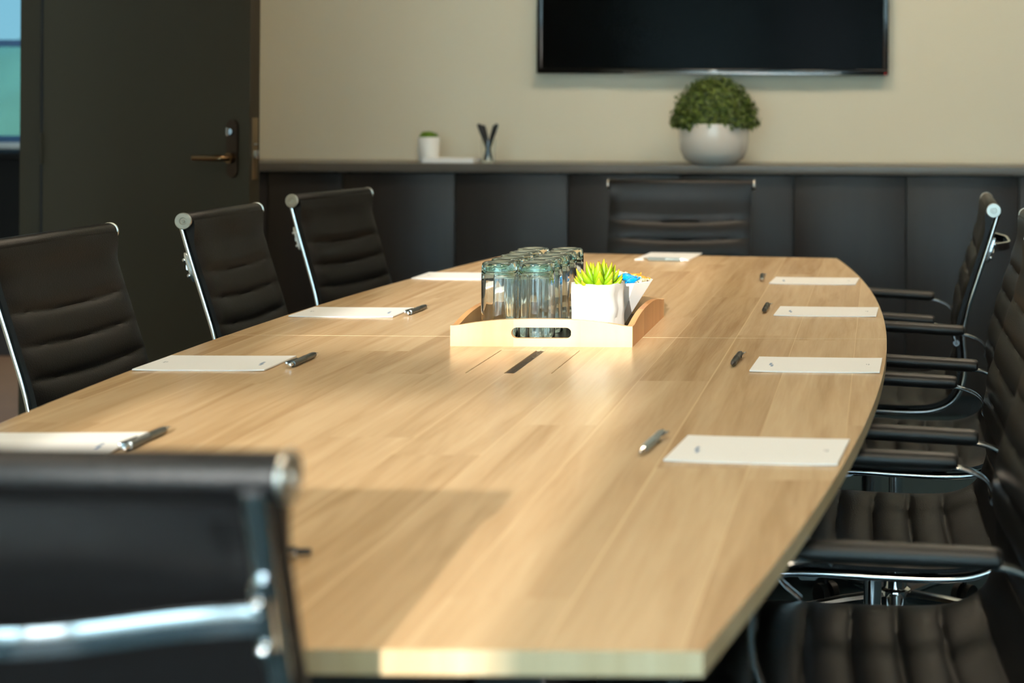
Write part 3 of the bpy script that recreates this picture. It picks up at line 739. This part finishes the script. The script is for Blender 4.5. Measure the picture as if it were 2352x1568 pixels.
# ------------------------------------------------------------------ office chairs
RAIL = [(-.315, .945), (-.29, .862), (-.262, .775), (-.236, .69), (-.226, .63), (-.230, .57), (-.228, .515), (-.208, .470), (-.165, .447), (-.10, .442), (0, .446), (.10, .452), (.17, .450), (.215, .432), (.235, .395)]
def make_chair(W):
    t = empty('office_chair')
    pr = catmull([(x, 0, z) for x, z in RAIL], 8)
    # arc length
    s = [0]
    for i in range(1, len(pr)): s.append(s[-1] + (pr[i] - pr[i - 1]).length)
    tot = s[-1]
    def at(q):
        q = min(max(q, 0), tot)
        for i in range(1, len(s)):
            if s[i] >= q:
                k = (q - s[i - 1]) / max(1e-9, s[i] - s[i - 1]); p = pr[i - 1].lerp(pr[i], k)
                tg = (pr[min(i + 1, len(pr) - 1)] - pr[max(i - 2, 0)]).normalized(); return p, tg
    hwid = W / 2 - .002
    def sling(q0, q1, seams_, roll):
        """thin pad between arc positions q0..q1, ribs between the seams"""
        bm = bmesh.new(); NT = 22; qs = []
        n = int((q1 - q0) / .0045)
        qs = [q0 + (q1 - q0) * i / n for i in range(n + 1)]
        front, back = [], []
        for q in qs:
            fr_, bk = [], []
            for j in range(NT + 1):
                v = -1 + 2 * j / NT
                v = math.copysign(1 - (1 - abs(v)) ** 1.35, v)
                sag = .009 * (1 - v * v)             # seams bow a little
                qq = q
                lo, hi = q0, q1
                for m_ in range(len(seams_) - 1):
                    a, b_ = seams_[m_] + sag * (m_ > 0), seams_[m_ + 1] + sag * (m_ + 1 < len(seams_) - 1)
                    if a <= q <= b_: lo, hi = a, b_; break
                f = (q - lo) / max(1e-6, hi - lo); L_ = hi - lo
                rib = (1 - (2 * f - 1) ** 2 if L_ < .08 else min(1, min(f, 1 - f) * L_ / .022)) ** .55 if 0 < f < 1 else 0
                if roll and q - q0 < .012: rib = max(rib, .8)
                edge = (1 - abs(v) ** 7)
                th_ = .003 + edge * (.0035 + .0105 * rib)
                p, tg = at(qq); nn = Vector((-tg.z, 0, tg.x)); 
                if nn.x + nn.z < 0: nn = -nn      # towards the sitter
                dish = -.010 * (1 - v * v)
                if roll:
                    k_ = min(1, max(0, (q - q0) / .06)); k_ = k_ * k_ * (3 - 2 * k_); th_ = .0172 * (1 - k_) + th_ * k_; dish *= k_
                c = p + Vector((0, v * hwid, 0)) + nn * dish
                fr_.append(bm.verts.new(c + nn * th_)); bk.append(bm.verts.new(c - nn * (.004 + .003 * rib * edge if not roll else .006)))
            front.append(fr_); back.append(bk)
        for i in range(len(qs) - 1):
            for j in range(NT):
                bm.faces.new((front[i][j], front[i][j + 1], front[i + 1][j + 1], front[i + 1][j]))
                bm.faces.new((back[i][j], back[i + 1][j], back[i + 1][j + 1], back[i][j + 1]))
            for j in (0, NT): bm.faces.new((front[i][j], front[i + 1][j], back[i + 1][j], back[i][j]))
        for i in (0, len(qs) - 1):
            for j in range(NT): bm.faces.new((front[i][j], front[i][j + 1], back[i][j + 1], back[i][j]))
        return bm
    # back: top panel then ribs; seat: ribs across
    sp = .0625
    bs = [.004, .118] + [.118 + sp * k for k in range(1, 6)]
    qb = bs[-1]
    bm = sling(.004, qb, bs, True)
    # leather roll over the top tube
    R_ = .0175; c0 = Vector(RAIL_TOP)
    nseg = 20
    lathe(bm, [(0, -hwid - .006), (R_ - .002, -hwid - .006), (R_, -hwid - .002), (R_ + .0003, 0), (R_, hwid + .002), (R_ - .002, hwid + .006), (0, hwid + .006)], 28, (c0[0], 0, c0[2]), ax='y')
    bk_ = mk('backrest', bm, M['leather'], t, sharp=60)
    # flat hems stitched on the back of the sling
    bm = bmesh.new()
    for sgn in (-1, 1):
        pts = [at(.03 + (qb - .05) * i / 16) for i in range(17)]
        path = [p - Vector((-tg.z, 0, tg.x)) * (-.0075 if (-tg.z + tg.x) < 0 else .0075) + Vector((0, sgn * (hwid - .040), 0)) for p, tg in pts]
        sweep(bm, path, (0, 1, 0), .010, .0022, 8, sq=True)
    p, tg = at(.040); nn = Vector((-tg.z, 0, tg.x)); nn = nn if nn.x + nn.z > 0 else -nn
    sweep(bm, [p - nn * .0065 + Vector((0, -hwid + .02, 0)), p - nn * .0065 + Vector((0, hwid - .02, 0))], tg, .009, .002, 8, sq=True)
    mk('hem', bm, M['leather'], bk_)
    ss = [qb + .001] + [qb + .001 + (tot - .004 - qb) * k / 8 for k in range(1, 9)]
    mk('seat', sling(qb + .001, tot - .004, ss, False), M['leather'], t, sharp=60)
    # side rails
    for sgn in (-1, 1):
        bm = bmesh.new(); 
        rp_ = []
        for q in [.002 + (tot - .004) * i / 90 for i in range(91)]:
            p, tg = at(q); nn = Vector((-tg.z, 0, tg.x)); nn = nn if nn.x + nn.z > 0 else -nn
            rp_.append(p - nn * .0165 + Vector((0, sgn * (W / 2 - .0135), 0)))
        sweep(bm, rp_, (0, 1, 0), .0095, .0068, 14)
        r_ = mk('side_rail', bm, M['chrome'], t)
        bm = bmesh.new(); yy = sgn * (W / 2 + .004)
        lathe(bm, [(0, yy - sgn * .001), (.0165, yy - sgn * .001), (.0187, yy + sgn * .0), (.0187, yy + sgn * .003), (.0175, yy + sgn * .004), (.0080, yy + sgn * .004), (.0070, yy + sgn * .0025), (.0045, yy + sgn * .0025), (.0035, yy + sgn * .0048), (.0016, yy + sgn * .0048), (.0014, yy + sgn * .0032), (0, yy + sgn * .0032)], 28, (RAIL_TOP[0], 0, RAIL_TOP[2]), ax='y')
        mk('end_cap', bm, M['alu'], t)
        # bracket plate of the stretcher with bolts
        bm = bmesh.new(); p, tg = at(.100); nn = Vector((-tg.z, 0, tg.x)); nn = nn if nn.x + nn.z > 0 else -nn
        ctr = p - nn * .026 + Vector((0, sgn * (W / 2 - .0135), 0))
        sweep(bm, [ctr - tg * .034, ctr - tg * .026, ctr + tg * .026, ctr + tg * .034], (0, 1, 0), .007, .005, 8, sq=True, taper=[.6, 1, 1, .6])
        for q in (-.018, .018):
            t_ = bmesh.new(); bmesh.ops.create_uvsphere(t_, u_segments=12, v_segments=8, radius=.0055, matrix=Matrix.Translation(ctr + tg * q - nn * .006)); add(bm, t_)
        mk('bracket', bm, M['chrome'], r_)
    # back stretcher, bowed to the rear
    p, tg = at(.104); bm = bmesh.new()
    y1 = W / 2 - .014
    path = catmull([(p.x - .030, -y1, p.z), (p.x - .045, -y1 + .05, p.z), (p.x - .070, -y1 + .115, p.z - .002), (p.x - .080, -y1 + .16, p.z - .002), (p.x - .082, 0, p.z - .002), (p.x - .080, y1 - .16, p.z - .002), (p.x - .070, y1 - .115, p.z - .002), (p.x - .045, y1 - .05, p.z), (p.x - .030, y1, p.z)], 6)
    sweep(bm, path, (0, 0, 1), .011, .0045, 12, sq=True)
    mk('back_stretcher', bm, M['chrome'], t)
    # lower stretcher and seat crossbar
    for (x, z) in ((-.09, .425), (.11, .43)):
        bm = bmesh.new(); sweep(bm, [Vector((x, -W / 2 + .01, z)), Vector((x, W / 2 - .01, z))], (1, 0, 0), .016, .006, 10, sq=True); mk('seat_crossbar', bm, M['chrome'], t)
    # arms
    for sgn in (-1, 1):
        ya = sgn * (W / 2 + .004)
        path = catmull([(-.224, ya, .604), (-.214, ya, .632), (-.188, ya, .648), (-.15, ya, .656), (-.05, ya, .661), (.06, ya, .667), (.105, ya, .655), (.128, ya, .61), (.128, ya, .55), (.105, ya, .49), (.07, ya, .455)], 6)
        bm = bmesh.new(); sweep(bm, path, (0, 1, 0), .0125, .0035, 12, sq=True)
        a_ = mk('arm_frame', bm, M['chrome'], t)
        bm = bmesh.new()
        pp = [Vector((x, ya, .669 + .055 * (x + .05))) for x in (-.168, -.164, -.155, -.10, 0, .06, .074, .080)]
        sweep(bm, pp, (0, 1, 0), .0185, .0135, 16, taper=[.75, .95, 1, 1, 1, 1, .9, .6]); mk('arm_pad', bm, M['padblack'], a_)
        bm = bmesh.new(); lathe(bm, [(0, ya + sgn * .0), (.008, ya), (.008, ya - sgn * .02), (0, ya - sgn * .02)], 14, (-.224, 0, .606), ax='y'); mk('arm_bolt', bm, M['chrome'], a_)
    # mechanism, column, star base
    mk('tilt_mechanism', B((0, 0, .405), (.20, .13, .045), .008), M['bplastic'], t)
    bm = bmesh.new(); sweep(bm, [Vector((.04, -.05, .405)), Vector((.05, -.17, .402)), Vector((.05, -.21, .402))], (1, 0, 0), .004, .004, 8); mk('tilt_lever', bm, M['bplastic'], t)
    bm = bmesh.new(); lathe(bm, [(.0, .075), (.027, .075), (.027, .22), (.016, .222), (.016, .385), (0, .385)], 24); mk('gas_column', bm, M['chrome'], t)
    bm = bmesh.new(); lathe(bm, [(0, .065), (.036, .065), (.038, .075), (.036, .115), (.028, .12), (0, .12)], 24); hb = mk('base_hub', bm, M['chrome'], t)
    for k in range(5):
        a = 2 * PI * k / 5 + .3; dv = Vector((math.cos(a), math.sin(a), 0)); lat = Vector((-dv.y, dv.x, 0))
        bm = bmesh.new(); sweep(bm, [dv * .03 + Vector((0, 0, .10)), dv * .12 + Vector((0, 0, .097)), dv * .22 + Vector((0, 0, .088)), dv * .295 + Vector((0, 0, .078))], lat, .019, .012, 10, sq=True, taper=[1, .9, .75, .62]); mk('base_leg', bm, M['chrome'], t)
        bm = bmesh.new(); cpt = dv * .285
        for q in (-.014, .014):
            t_ = bmesh.new(); bmesh.ops.create_cone(t_, cap_ends=True, segments=20, radius1=.0275, radius2=.0275, depth=.016)
            rot = Matrix.Rotation(PI / 2, 4, 'X'); t_.transform(Matrix.Translation(cpt + lat * q + Vector((0, 0, .0278))) @ Matrix.Rotation(a, 4, 'Z') @ rot); add(bm, t_)
        sweep(bm, [cpt + Vector((0, 0, .03)), cpt + Vector((0, 0, .075))], (1, 0, 0), .006, .006, 8)
        mk('caster', bm, M['bplastic'], t)
    return t
RAIL_TOP = (-.317, 0, .945)
G = 'ribbed black leather office chairs round the table'
cr = make_chair(.50)
tag(cr, 'black ribbed chair on the right nearest the camera, only seat and arms showing', 'chair', G)
cr.location = (-.03, 2.085, 0); cr.rotation_euler = (0, 0, PI + math.radians(3))
dup(cr, (-.005, 2.77, 0), PI + math.radians(1), 'black ribbed chair on the right beside the second notepad from the camera', G)
dup(cr, (.045, 3.48, 0), PI, 'black ribbed chair cut by the right photo edge, just before the rear right chair', G)
dup(cr, (-.012, 4.17, 0), PI - math.radians(2), 'black ribbed chair farthest back on the right, its whole back in view', G)
cl = make_chair(.370)
tag(cl, 'leftmost black ribbed leather chair, cut by the left photo edge', 'chair', G)
cl.location = (-1.24, 2.885, 0); cl.rotation_euler = (0, 0, math.radians(-1))
dup(cl, (-1.213, 3.57, 0), math.radians(-1), 'black ribbed leather chair in the middle of the left side, before the door edge', G)
dup(cl, (-1.226, 4.243, 0), math.radians(-12), 'black ribbed leather chair farthest back on the left side, before the cabinets', G)
cl.scale = (1, 1.1, 1)
cf = make_chair(.475)
tag(cf, 'black ribbed leather chair at the far end of the table, facing the camera', 'chair', G)
cf.location = (-.655, 4.80, 0); cf.rotation_euler = (0, 0, -PI / 2)
cn = dup(cf, (-.641, 1.384, 0), PI / 2 - math.radians(1.5), 'black leather chair at the near end, back to the camera, blurred at lower left', G)

# ------------------------------------------------------------------ ceiling lights (above the frame)
gl = ['near left', 'near right', 'far left', 'far right']
for k, (x, y) in enumerate(((-1.5, .9), (.6, .9), (-.7, 4.6), (.8, 4.6))):
    t = empty('ceiling_light', (x, y, H)); tag(t, 'square recessed light panel in the ceiling, %s of the table' % gl[k], 'light', 'ceiling light panels')
    bm = bmesh.new()
    for a, b_ in (((-.31, -.31, -.02), (.31, -.29, 0)), ((-.31, .29, -.02), (.31, .31, 0)), ((-.31, -.29, -.02), (-.29, .29, 0)), ((.29, -.29, -.02), (.31, .29, 0))): box2(bm, a, b_)
    mk('frame', bm, M['winframe2'], t, smooth=False)
    mk('diffuser', B((0, 0, -.010), (.578, .578, .012)), M['lamp'], t, smooth=False)

# ------------------------------------------------------------------ daylight
W_ = bpy.data.worlds.new('sky'); S.world = W_; W_.use_nodes = True
nt = W_.node_tree; bg = nt.nodes['Background']
tc = nt.nodes.new('ShaderNodeTexCoord'); sp_ = nt.nodes.new('ShaderNodeSeparateXYZ'); rp = nt.nodes.new('ShaderNodeValToRGB')
nt.links.new(tc.outputs['Generated'], sp_.inputs[0]); nt.links.new(sp_.outputs['Z'], rp.inputs['Fac']); nt.links.new(rp.outputs['Color'], bg.inputs['Color'])
rp.color_ramp.elements[0].position = 0; rp.color_ramp.elements[0].color = (.52, .68, .74, 1)
rp.color_ramp.elements[1].position = .6; rp.color_ramp.elements[1].color = (.25, .50, .80, 1)
bg.inputs['Strength'].default_value = 6.5
for k, (x0, x1, z0, z1) in enumerate(wins[:1]):
    ld = bpy.data.lights.new('window_portal', 'AREA'); ld.shape = 'RECTANGLE'; ld.size = x1 - x0; ld.size_y = z1 - z0; ld.cycles.is_portal = True
    lo = bpy.data.objects.new('window_portal', ld); link(lo); lo.location = ((x0 + x1) / 2, YR - .125, (z0 + z1) / 2); lo.rotation_euler = (PI / 2, 0, 0)
sd = bpy.data.lights.new('sun', 'SUN'); sd.energy = 5.3; sd.angle = math.radians(.8); sd.color = (1, .94, .85)
so = bpy.data.objects.new('sun', sd); link(so)
so.rotation_euler = Vector((-.04, 1, -.285)).to_track_quat('-Z', 'Y').to_euler(); so.location = (-.4, -6, 4)

# ------------------------------------------------------------------ camera
cd = bpy.data.cameras.new('camera'); cam = bpy.data.objects.new('camera', cd); link(cam); S.camera = cam
cd.sensor_width = 36; cd.lens = 3520 / 2352 * 36
cd.shift_x = (1176 - 2017) / 2352; cd.shift_y = (250 - 784) / 2352
cam.location = (0, 0, 1.202)
cam.matrix_world = Matrix.Translation((0, 0, 1.202)) @ Matrix.Rotation(PI / 2, 4, 'X') @ Matrix.Rotation(.006, 4, 'Z')
cd.dof.use_dof = True; cd.dof.focus_distance = 3.0; cd.dof.aperture_fstop = 3.4; cd.dof.aperture_blades = 0
cd.clip_start = .05
S.view_settings.view_transform = 'Standard'; S.view_settings.look = 'None'; S.view_settings.gamma = 1; S.view_settings.use_curve_mapping = False
S.view_settings.exposure = .36
S.cycles.use_denoising = True
S.cycles.max_bounces = 24; S.cycles.transmission_bounces = 24; S.cycles.glossy_bounces = 6; S.cycles.diffuse_bounces = 5
S.cycles.caustics_reflective = True; S.cycles.caustics_refractive = True; S.cycles.blur_glossy = .3
S.cycles.sample_clamp_indirect = 8
